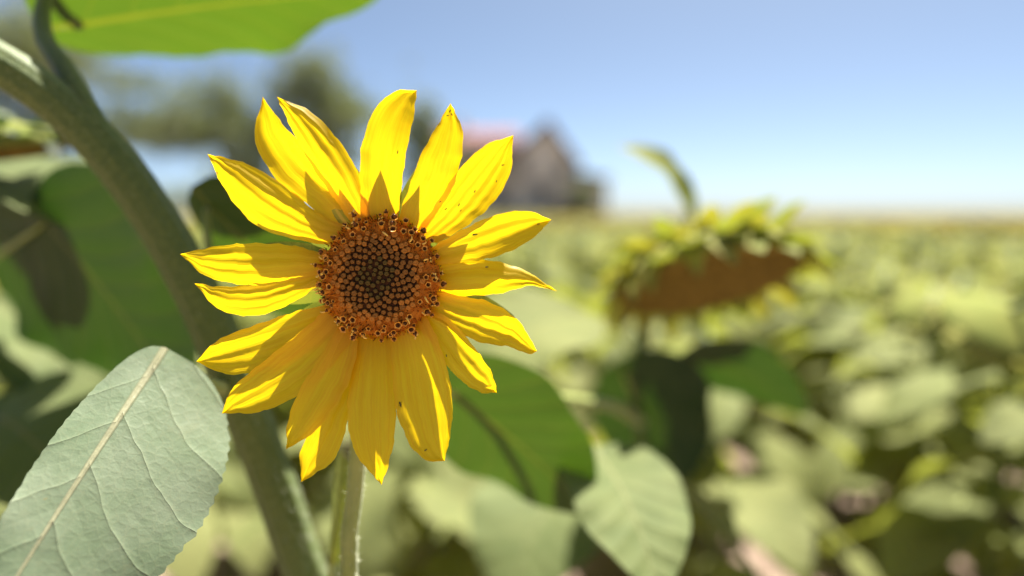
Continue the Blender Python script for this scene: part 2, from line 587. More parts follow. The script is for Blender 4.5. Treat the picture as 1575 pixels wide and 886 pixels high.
# petals: left edge, right edge (photo pixels, from base to tip), heights towards the camera in mm at base / middle / tip, cup, ridges
PET = [
    ([(556, 345), (554, 285), (556, 225), (578, 165), (612, 139), (641, 139)], [(612, 345), (617, 290), (626, 230), (637, 175), (641, 139)], (-6, 2, -2), 3.0, 3),
    ([(606, 352), (625, 300), (648, 238), (680, 180), (693, 159)], [(655, 352), (694, 292), (711, 236), (710, 195), (693, 159)], (-5, 0, 3), -3.0, 3),
    ([(636, 362), (672, 312), (705, 262), (745, 224), (790, 208)], [(672, 374), (716, 349), (762, 308), (786, 262), (788, 225), (790, 208)], (-7, -2, 1), 3.0, 5),
    ([(652, 388), (696, 362), (752, 334), (808, 324), (848, 338)], [(662, 409), (706, 404), (765, 394), (816, 369), (848, 338)], (-4, 3, -4), 3.0, 3),
    ([(662, 410), (700, 402), (750, 400), (805, 415), (857, 448)], [(660, 452), (712, 455), (765, 452), (815, 440), (857, 448)], (-7, -4, -8), -2.0, 3),
    ([(652, 440), (706, 455), (752, 464), (796, 492), (826, 540)], [(648, 478), (692, 504), (738, 526), (785, 534), (812, 545), (826, 540)], (-5, 0, -3), 3.0, 4),
    ([(650, 462), (692, 492), (728, 532), (757, 575), (764, 604)], [(632, 492), (664, 528), (697, 574), (735, 602), (764, 604)], (-6, 2, 1), 2.0, 3),
    ([(652, 478), (676, 530), (693, 590), (695, 650), (684, 709)], [(598, 510), (603, 570), (610, 632), (633, 688), (660, 709), (684, 709)], (-5, 3, 5), 4.5, 4),
    ([(600, 515), (606, 570), (609, 630), (604, 690), (587, 746)], [(552, 515), (542, 570), (534, 630), (546, 695), (587, 746)], (-4, 5, 2), -3.0, 4),
    ([(552, 512), (546, 556), (528, 606), (486, 662), (440, 691)], [(522, 500), (490, 552), (462, 598), (443, 645), (440, 691)], (-4, 4, 1), 3.0, 3),
    ([(565, 530), (552, 590), (536, 645), (514, 706), (463, 742)], [(540, 530), (522, 585), (492, 640), (463, 692), (463, 742)], (-9, -4, -3), 3.0, 3),
    ([(550, 508), (520, 552), (470, 600), (405, 632), (341, 636)], [(508, 470), (460, 512), (405, 556), (358, 597), (341, 636)], (-6, 1, 0), 3.0, 4),
    ([(528, 505), (480, 540), (420, 566), (352, 576), (302, 556)], [(505, 468), (452, 480), (392, 500), (334, 524), (302, 556)], (-8, -3, 2), 3.0, 4),
    ([(500, 432), (452, 464), (396, 485), (338, 476), (299, 436)], [(498, 415), (452, 424), (400, 436), (345, 441), (299, 436)], (-8, -5, -2), -2.0, 3),
    ([(500, 420), (452, 432), (392, 439), (322, 427), (277, 391)], [(498, 390), (452, 378), (395, 374), (330, 379), (277, 391)], (-5, 2, -1), -2.5, 4),
    ([(520, 378), (462, 370), (396, 348), (350, 298), (319, 237)], [(535, 348), (490, 328), (438, 285), (380, 252), (319, 237)], (-6, -1, 2), -3.0, 4),
    ([(530, 358), (480, 320), (424, 274), (392, 214), (404, 149)], [(562, 345), (540, 300), (492, 252), (436, 192), (404, 149)], (-8, -4, -3), 3.0, 3),
    ([(545, 350), (516, 308), (484, 262), (454, 210), (426, 149)], [(570, 344), (564, 300), (536, 238), (484, 176), (426, 149)], (-5, 1, 3), -3.0, 4),
]
petal_obs = []
for pi, (Le, Re, zz, cup, nr) in enumerate(PET):
    NU, NV = 40, 22
    L = catmull(Le, NU)
    Rr = catmull(Re, NU)
    r = random.Random(100 + pi)
    for E in (L, Rr):
        w1, w2 = r.uniform(0, 6), r.uniform(0, 6)
        for i in range(4, NU - 1):
            E[i] += np.array([math.sin(i * .9 + w1), math.cos(i * 1.1 + w2)]) * 0.7 + np.array([r.uniform(-.6, .6), r.uniform(-.6, .6)])
    ph = [r.uniform(0, 6.3) for _ in range(5)]
    rows, uvs = [], []
    for i in range(NU + 1):
        u = i / NU
        zb = zz[0] * (1 - u) * (1 - 2 * u) + 4 * zz[1] * u * (1 - u) * 0.85 + zz[2] * u * (2 * u - 1)
        zb += 0.9 * math.sin(u * 5 + ph[3])
        row, ru = [], []
        for j in range(NV + 1):
            v = j / NV
            s = 2 * v - 1
            # a rounded blunt end: rows bow forward in the middle
            q = L[i] * (1 - v) + Rr[i] * v
            env = math.sin(math.pi * min(1, u * 1.02)) ** 0.6
            z = zb + cup * (s * s - 0.4) * env
            rid = math.cos(s * math.pi * nr * (0.9 + 0.1 * math.sin(3 * u + ph[0])) + ph[1] * 0.3)
            z += 0.38 * rid * env * (1 - 0.5 * s * s)
            z += 0.4 * math.sin(7 * u + 4 * s + ph[2]) * env + 1.0 * abs(s) ** 3 * math.sin(6.5 * u + ph[4] + (2 if s > 0 else 0)) * env
            if u > 0.86:    # puckered, pinched point
                z += (u - 0.86) / 0.14 * 1.6 * (abs(s) - 0.5)
            row.append(P(q[0], q[1], FD - z / 1000.0))
            ru.append((u, v))
        rows.append(row)
        uvs.append(ru)
    mb = MB()
    mb.grid(rows, uvs)
    petal_obs.append(link('petal', mb.mesh('petal', M['petal']), flower))

# disc frame: X right, Y up, Z towards the camera
DN = -FWD
DM = Matrix((RGT, UPV, DN)).transposed().to_4x4()
DM.translation = head_c
DM = DM @ Matrix.Scale(0.95, 4)


def disc_z(r):                     # dome of the disc, r in metres
    q = r / 0.037
    return 0.0055 - 0.0015 * math.exp(-(q / 0.35) ** 2) - 0.0085 * q ** 3


mb = MB()
NA = 40
rows = []
prof = [(0.0001, disc_z(0)), (0.008, disc_z(0.008)), (0.016, disc_z(0.016)), (0.024, disc_z(0.024)), (0.030, disc_z(0.030)), (0.0345, disc_z(0.0345)), (0.037, -0.006), (0.0375, -0.010), (0.036, -0.015), (0.030, -0.021), (0.020, -0.026), (0.010, -0.029), (0.0001, -0.030)]
for rr_, z_ in prof:
    rows.append([(rr_ * math.cos(2 * math.pi * a / NA), rr_ * math.sin(2 * math.pi * a / NA), z_) for a in range(NA)])
mb.grid(rows[:4], closed=True, mi=0)
mb.grid(rows[3:7], closed=True, mi=2)
mb.grid(rows[6:], closed=True, mi=1)
disc = link('flower_disc', mb.mesh('flower_disc', [M['receptacle'], M['calyx'], M['ring']]), flower, DM)
disc['label'] = 'dark brown round disc packed with orange tipped florets'


def bud_mesh(mat, name):
    m = MB()
    n = 10
    rr = []
    for rad, z in ((0.0008, -0.004), (0.00135, -0.001), (0.00165, 0.0010), (0.00160, 0.0020), (0.00115, 0.0025), (0.0005, 0.00225), (0.00005, 0.0021)):
        rr.append([(rad * (1 + (0.10 if a % 2 == 0 else -0.10) * min(1, z * 700 if z > 0 else 0)) * math.cos(2 * math.pi * a / n), rad * (1 + (0.10 if a % 2 == 0 else -0.10) * min(1, z * 700 if z > 0 else 0)) * math.sin(2 * math.pi * a / n), z) for a in range(n)])
    m.grid(rr, closed=True)
    return m.mesh(name, mat)


def open_floret(anther, stig, seed):
    r = random.Random(seed)
    m = MB()
    n = 10
    rr = []
    for k_, (rad, z) in enumerate(((0.0007, -0.004), (0.0011, 0.0), (0.0013, 0.0022), (0.0015, 0.0034), (0.0022, 0.0044))):
        row = []
        for a in range(n):
            rad2, z2 = rad, z
            if k_ == 4 and a % 2 == 1:
                rad2, z2 = 0.0017, 0.0039
            row.append((rad2 * math.cos(2 * math.pi * a / n), rad2 * math.sin(2 * math.pi * a / n), z2))
        rr.append(row)
    m.grid(rr[:4], closed=True, mi=0)
    m.grid(rr[3:], closed=True, mi=3)
    inner = [[(rad * math.cos(2 * math.pi * a / n), rad * math.sin(2 * math.pi * a / n), z) for a in range(n)] for rad, z in ((0.00135, 0.00385), (0.0009, 0.0032), (0.0006, 0.0022), (0.00005, 0.0019))]
    rim = [rr[4], inner[0]]
    m.grid(rim, closed=True, mi=3)
    m.grid(inner, closed=True, mi=1)
    if anther:
        h = r.uniform(0.0052, 0.0075)
        tx, ty = r.uniform(-0.0006, 0.0006), r.uniform(-0.0006, 0.0006)
        m.tube([(0, 0, 0.001), (tx * .4, ty * .4, 0.0035), (tx, ty, h)], [0.0006, 0.00085, 0.00055], 7, mi=1)
        if stig:
            for sgn in (-1, 1):
                pts = []
                for q in range(7):
                    t = q / 6
                    pts.append((tx + sgn * 0.0019 * math.sin(t * 2.6), ty + 0.0005 * sgn * t, h - 0.0004 + 0.0022 * t - 0.0016 * t * t))
                m.tube(pts, 0.00036, 5, mi=2)
    return m.mesh('floret', [M['floret'], M['anther'], M['stigma'], M['lobe']])


buds = [bud_mesh(M['bud_inner'], 'floret'), bud_mesh(M['bud_mid'], 'floret'), bud_mesh(M['bud_outer'], 'floret')]
opens = [open_floret(False, False, 1), open_floret(False, False, 2), open_floret(True, False, 3), open_floret(True, False, 4), open_floret(True, True, 5), open_floret(True, True, 7), open_floret(True, False, 9)]
NB, NO = 190, 88
GA = math.pi * (3 - math.sqrt(5))
fr = random.Random(21)


def floret_at(me, r, ang, lean, sc, twist):
    pos = Vector((r * math.cos(ang), r * math.sin(ang), disc_z(r)))
    nrm = Vector((math.cos(ang) * lean, math.sin(ang) * lean, 1)).normalized()
    q = Vector((0, 0, 1)).rotation_difference(nrm)
    mt = DM @ Matrix.Translation(pos) @ (q @ Quaternion((0, 0, 1), twist)).to_matrix().to_4x4() @ Matrix.Scale(sc, 4)
    link('floret', me, disc, mt)


for i in range(NB):
    r = 0.0273 * math.sqrt((i + 0.6) / NB)
    q = r / 0.0273
    r += fr.uniform(-0.0005, 0.0005)
    k_ = 0 if q < 0.42 + fr.uniform(-.06, .06) else (1 if q < 0.80 + fr.uniform(-.08, .08) else 2)
    floret_at(buds[k_], r, i * GA + fr.uniform(-.03, .03), 0.30 * q * q, (0.80 + 0.34 * q) * fr.uniform(0.84, 1.14), fr.uniform(0, 6.3))
for i in range(NO):
    t = (i + 0.5) / NO
    r = math.sqrt(0.0282 ** 2 + t * (0.0378 ** 2 - 0.0282 ** 2)) + fr.uniform(-0.0007, 0.0007)
    q = (r - 0.028) / 0.009
    pool = [0, 0, 0, 1] if q < 0.35 else [0, 2, 3, 4, 5, 0, 1, 6, 1]
    floret_at(opens[fr.choice(pool)], r, i * GA * 1.0 + fr.uniform(-.12, .12), 0.25 + 0.65 * q + fr.uniform(-.35, .35), fr.uniform(0.7, 1.3), fr.uniform(0, 6.3))

# withered curled styles lying over the rim of the disc
for i, (a_d, rr_) in enumerate(((20, .030), (48, .029), (75, .026), (38, .034), (5, .0335), (-22, .031), (-38, .034), (-55, .030), (195, .035), (205, .0375), (212, .039), (190, .038), (120, .034), (255, .036), (228, .034), (162, .036))):
    r_ = random.Random(300 + i)
    a0 = R(a_d)
    pts = []
    dirn = a0 + r_.uniform(-1.2, 1.2)
    cu = r_.uniform(-2.2, 2.2)
    ln = r_.uniform(.003, .0055)
    p = Vector((rr_ * math.cos(a0), rr_ * math.sin(a0), disc_z(rr_) + .004))
    for q in range(8):
        pts.append(p.copy())
        p = p + Vector((math.cos(dirn + cu * q / 7), math.sin(dirn + cu * q / 7), .35 * math.sin(q))) * ln / 7
    mb = MB()
    mb.tube(pts, [.0003, .0005, .0006, .0006, .0005, .0005, .0004, .0003], 6)
    link('style', mb.mesh('style', M['stigma']), disc, DM)

# chaff between the florets, too many and too small to count
mb = MB()
for i in range(1500):
    r = 0.024 + 0.0145 * fr.random() ** 0.8
    a = fr.uniform(0, 6.2832)
    z = disc_z(r)
    ln = fr.uniform(0.0018, 0.0036)
    d = Vector((math.cos(a) * fr.uniform(.1, .9), math.sin(a) * fr.uniform(.1, .9), 1)).normalized()
    p = Vector((r * math.cos(a), r * math.sin(a), z - 0.001))
    s = d.orthogonal().normalized() * 0.0005
    s2 = d.cross(s)
    mb.add([p + s, p - s * .5 + s2, p - s * .5 - s2, p + d * ln * (1.5 if i % 5 == 0 else 1)], [(0, 1, 3), (1, 2, 3), (2, 0, 3)], mi=1 if i % 5 == 0 else 0)
ch = link('chaff', mb.mesh('chaff', [M['chaff'], M['anther']], False), disc, DM)
ch['kind'] = 'stuff'


def bract_mesh(L, W, arch, seed, mat, name='bract'):
    r = random.Random(seed)
    rows, uvs = [], []
    NU, NV = 12, 6
    for i in range(NU + 1):
        u = i / NU
        hw = W / 2 * (0.75 + 0.9 * u - 1.65 * u ** 2.2) if u < 1 else 0
        hw = max(hw, 0)
        row, ru = [], []
        for j in range(NV + 1):
            v = -1 + 2 * j / NV
            row.append((u * L, v * hw, arch * L * u * u - 0.25 * abs(v) * hw + 0.02 * L * math.sin(5 * u + r.random())))
            ru.append((u, 0.5 + 0.5 * v * hw / L))
        rows.append(row)
        uvs.append(ru)
    m = MB()
    m.grid(rows, uvs)
    return m.mesh(name, mat)


bms = [bract_mesh(0.053, 0.018, 0.0, 1, M['bract']), bract_mesh(0.058, 0.020, -0.02, 2, M['bract']), bract_mesh(0.046, 0.018, 0.02, 3, M['bract'])]
br = random.Random(8)
NBR = 17
for i in range(NBR):
    a = 2 * math.pi * i / NBR + br.uniform(-.1, .1)
    back = (0.05 if math.sin(a) > 0.0 else -0.2) + br.uniform(-.03, .03)   # the upper ones lie close to the petals
    d = Vector((math.cos(a), math.sin(a), back)).normalized()
    base = Vector((0.031 * math.cos(a), 0.031 * math.sin(a), -0.0095))
    up = Vector((0, 0, 1))
    zv = (up - d * up.dot(d)).normalized()
    yv = zv.cross(d)
    mt = Matrix((d, yv, zv)).transposed().to_4x4()
    mt.translation = base
    link('bract', bms[i % 3], flower, DM @ mt)

# stalk: leaves the back of the head, bends down behind the petals and runs to the ground
b0 = DM @ Vector((0, 0, -0.028))
stem_object('stem', flower, [b0, b0 + Vector((-0.002, 0.018, -0.006)), P(560, 560, 0.462), P(555, 640, 0.464), P(546, 760, 0.464), P(538, 900, 0.462), Vector((-0.115, 0.47, 0.7)), Vector((-0.12, 0.50, 0.0))],
            [0.0060, 0.0056, 0.0052, 0.0052, 0.0052, 0.0054, 0.006, 0.008], M['stem_thin'], 14, 48, 0.02, 3000)

# ------------------------------------------------------------------ thick stemmed plant at the left
plantA = empty('sunflower_plant', (-0.20, 0.64, 0), 'thick hairy green stem arching across the left side behind the yellow flower, with broad leaves', 'sunflower plant', 'sunflower plants of the field')
stem_object('stem', plantA, [Vector((-0.20, 0.64, 0.0)), Vector((-0.185, 0.62, 0.6)), P(492, 1000, 0.60), P(450, 830, 0.58), P(405, 700, 0.565), P(365, 600, 0.55), P(318, 480, 0.54), P(245, 345, 0.53), P(165, 235, 0.52), P(70, 145, 0.51), P(-60, 70, 0.50), P(-190, 30, 0.50), P(-290, 60, 0.51), P(-330, 140, 0.52)],
            [0.021, 0.020, 0.0165, 0.0164, 0.0163, 0.0162, 0.0162, 0.0166, 0.0174, 0.0176, 0.0175, 0.016, 0.015, 0.015], M['stem'], 40, 90, 0.015, 9000)
# the top leaf, lit through from above
place_leaf('leaf', plantA, P(122, 40, 0.61), P(590, -14, 0.63), 0.20, (0.10, 0.50, 0.86), M['leaf_top'], 5, 44, 26, 0.02, 0.28, 0.06, 0.0, 26, 0.006,
           pmat=M['stem'], petiole=[P(215, 305, 0.527), P(178, 245, 0.522), P(135, 172, 0.515), P(100, 105, 0.53), P(68, 58, 0.55), P(66, 8, 0.57), P(84, -24, 0.59), P(108, 2, 0.605)], prad=0.0085, label='bright green leaf at the top, sunlight shining through it')
# leaf behind the flower, left of the petals
place_leaf('leaf', plantA, P(322, 318, 0.60), P(520, 545, 0.64), 0.15, (0.05, 0.62, 0.78), M['leaf_mid'], 6, 30, 18, 0.03, 0.12, 0.05, teeth=20,
           petiole=[P(330, 500, 0.55), P(325, 420, 0.57), P(318, 350, 0.59)], prad=0.005)
# the pale leaf at the bottom left, hanging towards the camera
place_leaf('leaf', plantA, P(226, 578, 0.425), P(-75, 1050, 0.315), 0.165, (0.45, -0.50, 0.75), M['leaf_hero'], 9, 70, 50, 0.03, -0.12, 0.02, 0.15, 30, 0.005, asym=0.36,
           petiole=[P(352, 600, 0.55), P(320, 590, 0.50), P(270, 562, 0.45)], prad=0.005, label='pale grey green leaf with a cream midrib at the bottom left')

place_leaf('leaf', plantA, P(512, 850, 0.53), P(522, 690, 0.535), 0.034, (0.85, -0.45, 0.2), M['bract'], 12, 20, 8, 0.03, 0.5, 0.03, teeth=0,
           petiole=[P(470, 960, 0.59), P(505, 905, 0.545)], prad=0.003, label='slender pale young leaf upright beside the flower stalk')

# ------------------------------------------------------------------ drooping seed head and bigger heads of the field
def head_profile_mesh(Rh, na, thick=0.05):
    m = MB()
    face = [(0.0005, 0.012), (0.3, 0.012), (0.6, 0.009), (0.85, 0.003), (1.0, -0.006)]
    back = [(1.0, -0.006), (1.03, -0.014), (0.98, -0.024), (0.75, -0.038), (0.45, -thick), (0.2, -thick - 0.012), (0.0005, -thick - 0.014)]
    for pf, mi in ((face, 0), (back, 1)):
        m.grid([[(a * Rh * math.cos(2 * math.pi * j / na), a * Rh * math.sin(2 * math.pi * j / na), z * Rh / 0.12) for j in range(na)] for a, z in pf], closed=True, mi=mi)
    return m


def frame(nrm, up=Vector((0, 0, 1))):
    z = Vector(nrm).normalized()
    x = up.cross(z)
    if x.length < 1e-4:
        x = Vector((1, 0, 0))
    x.normalize()
    return Matrix((x, z.cross(x), z)).transposed().to_4x4()


def seed_head(parent, centre, nrm, Rh, nb=46, seeds=True, seed=0, blen=0.055, green=False):
    mt = frame(nrm)
    mt.translation = centre
    h = link('flower_head', head_profile_mesh(Rh, 40).mesh('flower_head', [M['seed_face'], M['calyx']]), parent, mt)
    r = random.Random(seed)
    bm = [bract_mesh(blen, blen * .75, 0.35, 1, M['bract_yellow']), bract_mesh(blen * 1.1, blen * .8, 0.1, 2, M['bract']), bract_mesh(blen * 0.9, blen * .7, 0.6, 3, M['bract_yellow'])]
    if green:
        for q_ in bm:
            q_.materials.clear()
            q_.materials.append(M['leaf_shaded'])
    for i in range(nb):
        ring = i % 4
        a = 2 * math.pi * i / nb * 1.0 + r.uniform(-.08, .08)
        rad = Rh * (1.0, 0.95, 0.82, 0.6)[ring]
        zz_ = (-0.010, -0.022, -0.036, -0.048)[ring] * Rh / 0.12
        tilt = (0.6, 0.35, -0.15, -0.6)[ring] + r.uniform(-.5, .5)
        d = Vector((math.cos(a), math.sin(a), tilt)).normalized()
        up = Vector((0, 0, 1))
        zv = (up - d * up.dot(d)).normalized()
        m2 = Matrix((d, zv.cross(d), zv)).transposed().to_4x4() @ Matrix.Scale(r.uniform(.75, 1.15), 4)
        m2.translation = (rad * math.cos(a), rad * math.sin(a), zz_)
        link('bract', bm[r.randrange(3)], h, mt @ m2)
    if seeds:
        m = MB()
        n = 700
        for i in range(n):
            rr_ = Rh * 0.95 * math.sqrt((i + .5) / n)
            a = i * GA
            q = rr_ / Rh
            z = (0.012 - 0.014 * q ** 3) * Rh / 0.12
            s = 0.0032
            c = Vector((rr_ * math.cos(a), rr_ * math.sin(a), z))
            m.add([c + Vector((s, 0, 0)), c + Vector((0, s, 0)), c + Vector((-s, 0, 0)), c + Vector((0, -s, 0)), c + Vector((0, 0, 0.004))], [(0, 1, 4), (1, 2, 4), (2, 3, 4), (3, 0, 4)])
        so = link('seeds', m.mesh('seeds', M['seed_face'], False), h, mt)
        so['kind'] = 'stuff'
    return h


hc = P(1090, 440, 0.960)
plantB = empty('sunflower_plant', (0.22, 1.12, 0), 'sunflower plant with a large drooping brown seed head, right of the yellow bloom', 'sunflower plant', 'sunflower plants of the field')
hn = Vector((0.10, -0.30, -0.93))
hn = Vector((0.15, -0.42, -0.90)).normalized()
seed_head(plantB, hc, hn, 0.129, 112, True, 3, 0.050)
bk = hc - hn * 0.06
stem_object('stem', plantB, [Vector((0.22, 1.12, 0.0)), P(992, 900, 1.090), P(988, 700, 1.090), P(985, 560, 1.100), P(1000, 450, 1.110), P(1040, 375, 1.085), P(1080, 365, 1.020), bk],
            [0.015, 0.013, 0.012, 0.012, 0.012, 0.011, 0.012, 0.016], M['stem'], 14, 50, 0.015)
place_leaf('leaf', plantB, P(1056, 322, 1.070), P(950, 226, 1.060), 0.080, (0.55, -0.62, 0.5), M['bract'], 3, 20, 10, 0.2, 0.15, 0.05, teeth=12, petiole=[P(1045, 378, 1.075), P(1054, 350, 1.070)], prad=0.004)

# its leaves, and those of the near plants, laid where the photograph shows them
UPN = (0.0, -0.15, 1.0)
place_leaf('leaf', plantB, P(880, 490, 1.12), P(690, 600, 0.98), 0.26, (-0.1, -0.45, 0.9), M['leaf'], 21, arch=0.10, teeth=0, petiole=[P(985, 560, 1.100), P(940, 510, 1.100)])
place_leaf('leaf', plantB, P(684, 600, 0.66), P(905, 790, 0.70), 0.19, (0.12, 0.86, 0.48), M['leaf_mid'], 22, 34, 20, arch=0.05, fold=0.05, teeth=0, petiole=[P(986, 650, 1.09), P(950, 628, 0.95), P(900, 618, 0.82), P(790, 604, 0.71)], prad=0.0075)
place_leaf('leaf', plantB, P(960, 575, 1.08), P(1050, 745, 1.03), 0.25, (0.25, 0.85, 0.45), M['leaf_shaded'], 23, arch=0.06, petiole=[P(988, 640, 1.090)])
place_leaf('leaf', plantB, P(925, 705, 0.74), P(1015, 915, 0.58), 0.145, (0.1, -0.35, 0.93), M['leaf_near'], 24, arch=0.08, teeth=0, petiole=[P(988, 720, 1.09), P(960, 690, 0.95), P(935, 690, 0.82)])
place_leaf('leaf', plantB, P(865, 740, 1.20), P(780, 925, 1.02), 0.29, (-0.1, -0.35, 0.93), M['leaf_near'], 25, arch=0.08, teeth=0, petiole=[P(988, 780, 1.09), P(925, 730, 1.15)])
place_leaf('leaf', plantB, P(1070, 555, 1.05), P(1240, 640, 1.1), 0.15, (0.1, 0.75, 0.65), M['leaf_shaded'], 26, arch=0.1, teeth=0, petiole=[P(986, 600, 1.100), P(1030, 555, 1.120)])
place_leaf('leaf', plantB, P(1035, 760, 0.95), P(1170, 920, 0.86), 0.19, (0.2, 0.5, 0.8), M['leaf_near'], 27, arch=0.1, teeth=0, petiole=[P(990, 800, 1.090)])

# ------------------------------------------------------------------ plant at the left edge
plantC = empty('sunflower_plant', (-0.62, 0.98, 0), 'sunflower plant cut by the left edge, dark hanging head above a broad shaded leaf', 'sunflower plant', 'sunflower plants of the field')
stem_object('stem', plantC, [Vector((-0.62, 0.98, 0)), P(-40, 900, 0.92), P(-30, 600, 0.9), P(-50, 350, 0.88), P(-70, 230, 0.86), P(-40, 180, 0.80), P(10, 196, 0.76)], [0.016, 0.014, 0.013, 0.012, 0.012, 0.012, 0.014], M['stem'], 12, 40, 0.015)
hcC = P(12, 232, 0.72)
seed_head(plantC, hcC, Vector((0.1, 0.15, -1.0)), 0.058, 26, True, 5, 0.03, True)
place_leaf('leaf', plantC, P(-60, 270, 0.80), P(168, 368, 0.72), 0.27, (0.25, -0.22, 0.95), M['leaf_near'], 31, arch=0.10, petiole=[P(-50, 350, 0.88), P(-60, 300, 0.8)], prad=0.004)
place_leaf('leaf', plantC, P(70, 345, 0.70), P(290, 640, 0.67), 0.29, (0.10, 0.86, 0.50), M['leaf_shaded'], 32, 34, 22, 0.03, 0.05, 0.05, petiole=[P(-38, 520, 0.9), P(-40, 430, 0.8)], prad=0.004)
place_leaf('leaf', plantC, P(-20, 640, 0.80), P(160, 800, 0.62), 0.2, (0.1, -0.4, 0.9), M['leaf_near'], 33, arch=0.1, petiole=[P(-36, 700, 0.91)], prad=0.004)
place_leaf('leaf', plantC, P(-30, 330, 0.82), P(120, 560, 0.80), 0.24, (0.3, 0.85, 0.4), M['leaf_shaded'], 35, 24, 16, 0.03, 0.05, 0.05, petiole=[P(-45, 430, 0.89), P(-45, 350, 0.85)], prad=0.004)
place_leaf('leaf', plantC, P(10, 480, 0.95), P(150, 640, 0.85), 0.2, (0.1, -0.3, 0.9), M['leaf_near'], 34, arch=0.1, petiole=[P(-34, 560, 0.9)], prad=0.004)

# ------------------------------------------------------------------ field plants
def unit_leaf(seed, nu, nv):
    r = random.Random(seed)
    rows, uvs = leaf_rows(1.0, r.uniform(0.72, 0.9), nu, nv, 0.02, r.uniform(0.0, 0.22), 0.06, 0.0, seed, 14 if nu > 12 else 0, 0, r.uniform(0.15, 0.5))
    # stalk of the leaf leads in from the stem at the origin, rising; the blade hangs on
    el = R(r.uniform(20, 45))
    pl = r.uniform(0.35, 0.55)
    ox, oz = pl * math.cos(el), pl * math.sin(el)
    dr = R(r.uniform(5, 38))
    out = [[(ox + x * math.cos(dr) + z * math.sin(dr), y, oz - x * math.sin(dr) + z * math.cos(dr)) for x, y, z in row] for row in rows]
    return out, uvs, (ox, oz, dr)


def field_leaf_mesh(seed, nu=14, nv=8, mat=None):
    rows, uvs, (ox, oz, dr) = unit_leaf(seed, nu, nv)
    m = MB()
    m.grid(rows, uvs)
    m.tube([(0, 0, 0), (ox * .5, 0, oz * .62), (ox, 0, oz), (ox + .15 * math.cos(dr), 0, oz - .15 * math.sin(dr))], [0.026, 0.022, 0.018, 0.012], 6, mi=1)
    return m.mesh('leaf', [mat or M['leaf'], M['stem_thin']])


leaf_meshes = [field_leaf_mesh(40 + i) for i in range(8)]


def joined_head_mesh(seed, Rh=0.10, nb=20):
    m = head_profile_mesh(Rh, 18)
    r = random.Random(seed)
    for i in range(nb):
        a = 2 * math.pi * i / nb + r.uniform(-.1, .1)
        tilt = r.uniform(-.6, 1.4)
        d = Vector((math.cos(a), math.sin(a), tilt)).normalized()
        t = Vector((-math.sin(a), math.cos(a), 0))
        b = Vector((Rh * .97 * math.cos(a), Rh * .97 * math.sin(a), -0.02 * Rh / .12))
        ln = r.uniform(.03, .055)
        nz = d.cross(t)
        m.add([b - t * .010, b + t * .010, b + d * ln * .5 + t * .017 + nz * .004, b + d * ln * .5 - t * .017 + nz * .004, b + d * ln - nz * 0.006], [(0, 1, 2, 3), (3, 2, 4)],
              [(0, .4), (0, .6), (.5, .6), (.5, .4), (1, .5)], mi=2)
    return m.mesh('flower_head', [M['seed_face'], M['calyx'], M['bract_yellow']])


head_meshes = [joined_head_mesh(60 + i, 0.085 + 0.012 * i) for i in range(4)]


def unit_stem_mesh(seed):
    """stem 1 m tall with the neck bent over towards +x"""
    r = random.Random(seed)
    lx, ly = r.uniform(-.03, .03), r.uniform(-.03, .03)
    pts = catmull([(0, 0, 0), (lx * .5, ly * .5, 0.4), (lx, ly, 0.8), (lx + 0.005, ly, 0.93), (lx + .045, ly, 1.0), (lx + .11, ly, 1.005), (lx + .14, ly, 0.975)], 16)
    m = MB()
    n = len(pts)
    m.tube(pts, [0.015 - 0.005 * i / (n - 1) for i in range(n)], 7)
    return m.mesh('stem', M['stem']), (lx, ly)


stem_meshes = [unit_stem_mesh(70 + i) for i in range(4)]


def plant_layout(seed, h):
    """parts of one field plant in its own frame: (kind, variant, matrix)"""
    r = random.Random(seed)
    sv = r.randrange(4)
    lx, ly = stem_meshes[sv][1]
    parts = [('stem', sv, Matrix.Diagonal((1, 1, h, 1)))]
    tl = R(r.uniform(5, 40))
    hn_ = Vector((math.sin(tl), 0, -math.cos(tl)))
    hm = frame(hn_, Vector((0, 1, 0)))
    hv = r.randrange(4)
    hm.translation = Vector((lx + .14, ly, 0.975 * h)) + hn_ * 0.045
    parts.append(('head', hv, hm))
    n = r.randint(14, 17)
    a = r.uniform(0, 6.3)
    for i in range(n):
        t = ((i + .5) / n) ** .8
        z = h * (0.22 + 0.70 * t)
        a += 2.4 + r.uniform(-.3, .3)
        s = (0.18 + 0.12 * math.sin(math.pi * min(1, t * 0.9 + .1))) * r.uniform(.85, 1.15) * (1.0 if t < .85 else .75)
        m = Matrix.Translation((lx * min(1, z / h / .8), ly * min(1, z / h / .8), z)) @ Matrix.Rotation(a, 4, 'Z') @ Matrix.Rotation(r.uniform(-.25, .3), 4, 'Y') @ Matrix.Rotation(r.uniform(-.3, .3), 4, 'X') @ Matrix.Scale(s, 4)
        parts.append(('leaf', r.randrange(8), m))
    return parts


LAYOUTS = [plant_layout(200 + i, 1.0) for i in range(10)]

# rows of the field
spots = []
row_dir = R(14)
for ri in range(-220, 221):
    for si in range(-20, 500):
        a_, b_ = ri * 0.72, si * 0.34
        if b_ > 150:
            continue
        x = a_ * math.cos(row_dir) + b_ * math.sin(row_dir)
        y = -a_ * math.sin(row_dir) + b_ * math.cos(row_dir)
        if y < 0.3 or y > 110 or abs(x) > 0.78 * y + 1.6:
            continue
        dist = math.hypot(x, y)
        keep = 1.0 if dist < 16 else max(0.28, 1.0 - (dist - 16) / 28)
        if rng.random() > keep:
            continue
        x += rng.uniform(-.10, .10)
        y += rng.uniform(-.12, .12)
        spots.append((x, y, math.hypot(x, y)))
spots.sort(key=lambda s: s[2])


def blocked(x, y):
    if y < 1.25 and abs(x) < 0.75 * y + 0.55:
        return True
    if math.hypot(x - 0.22, y - 1.12) < 0.35:
        return True
    if abs(x) < 0.5 and y < 1.4:
        return True
    return False


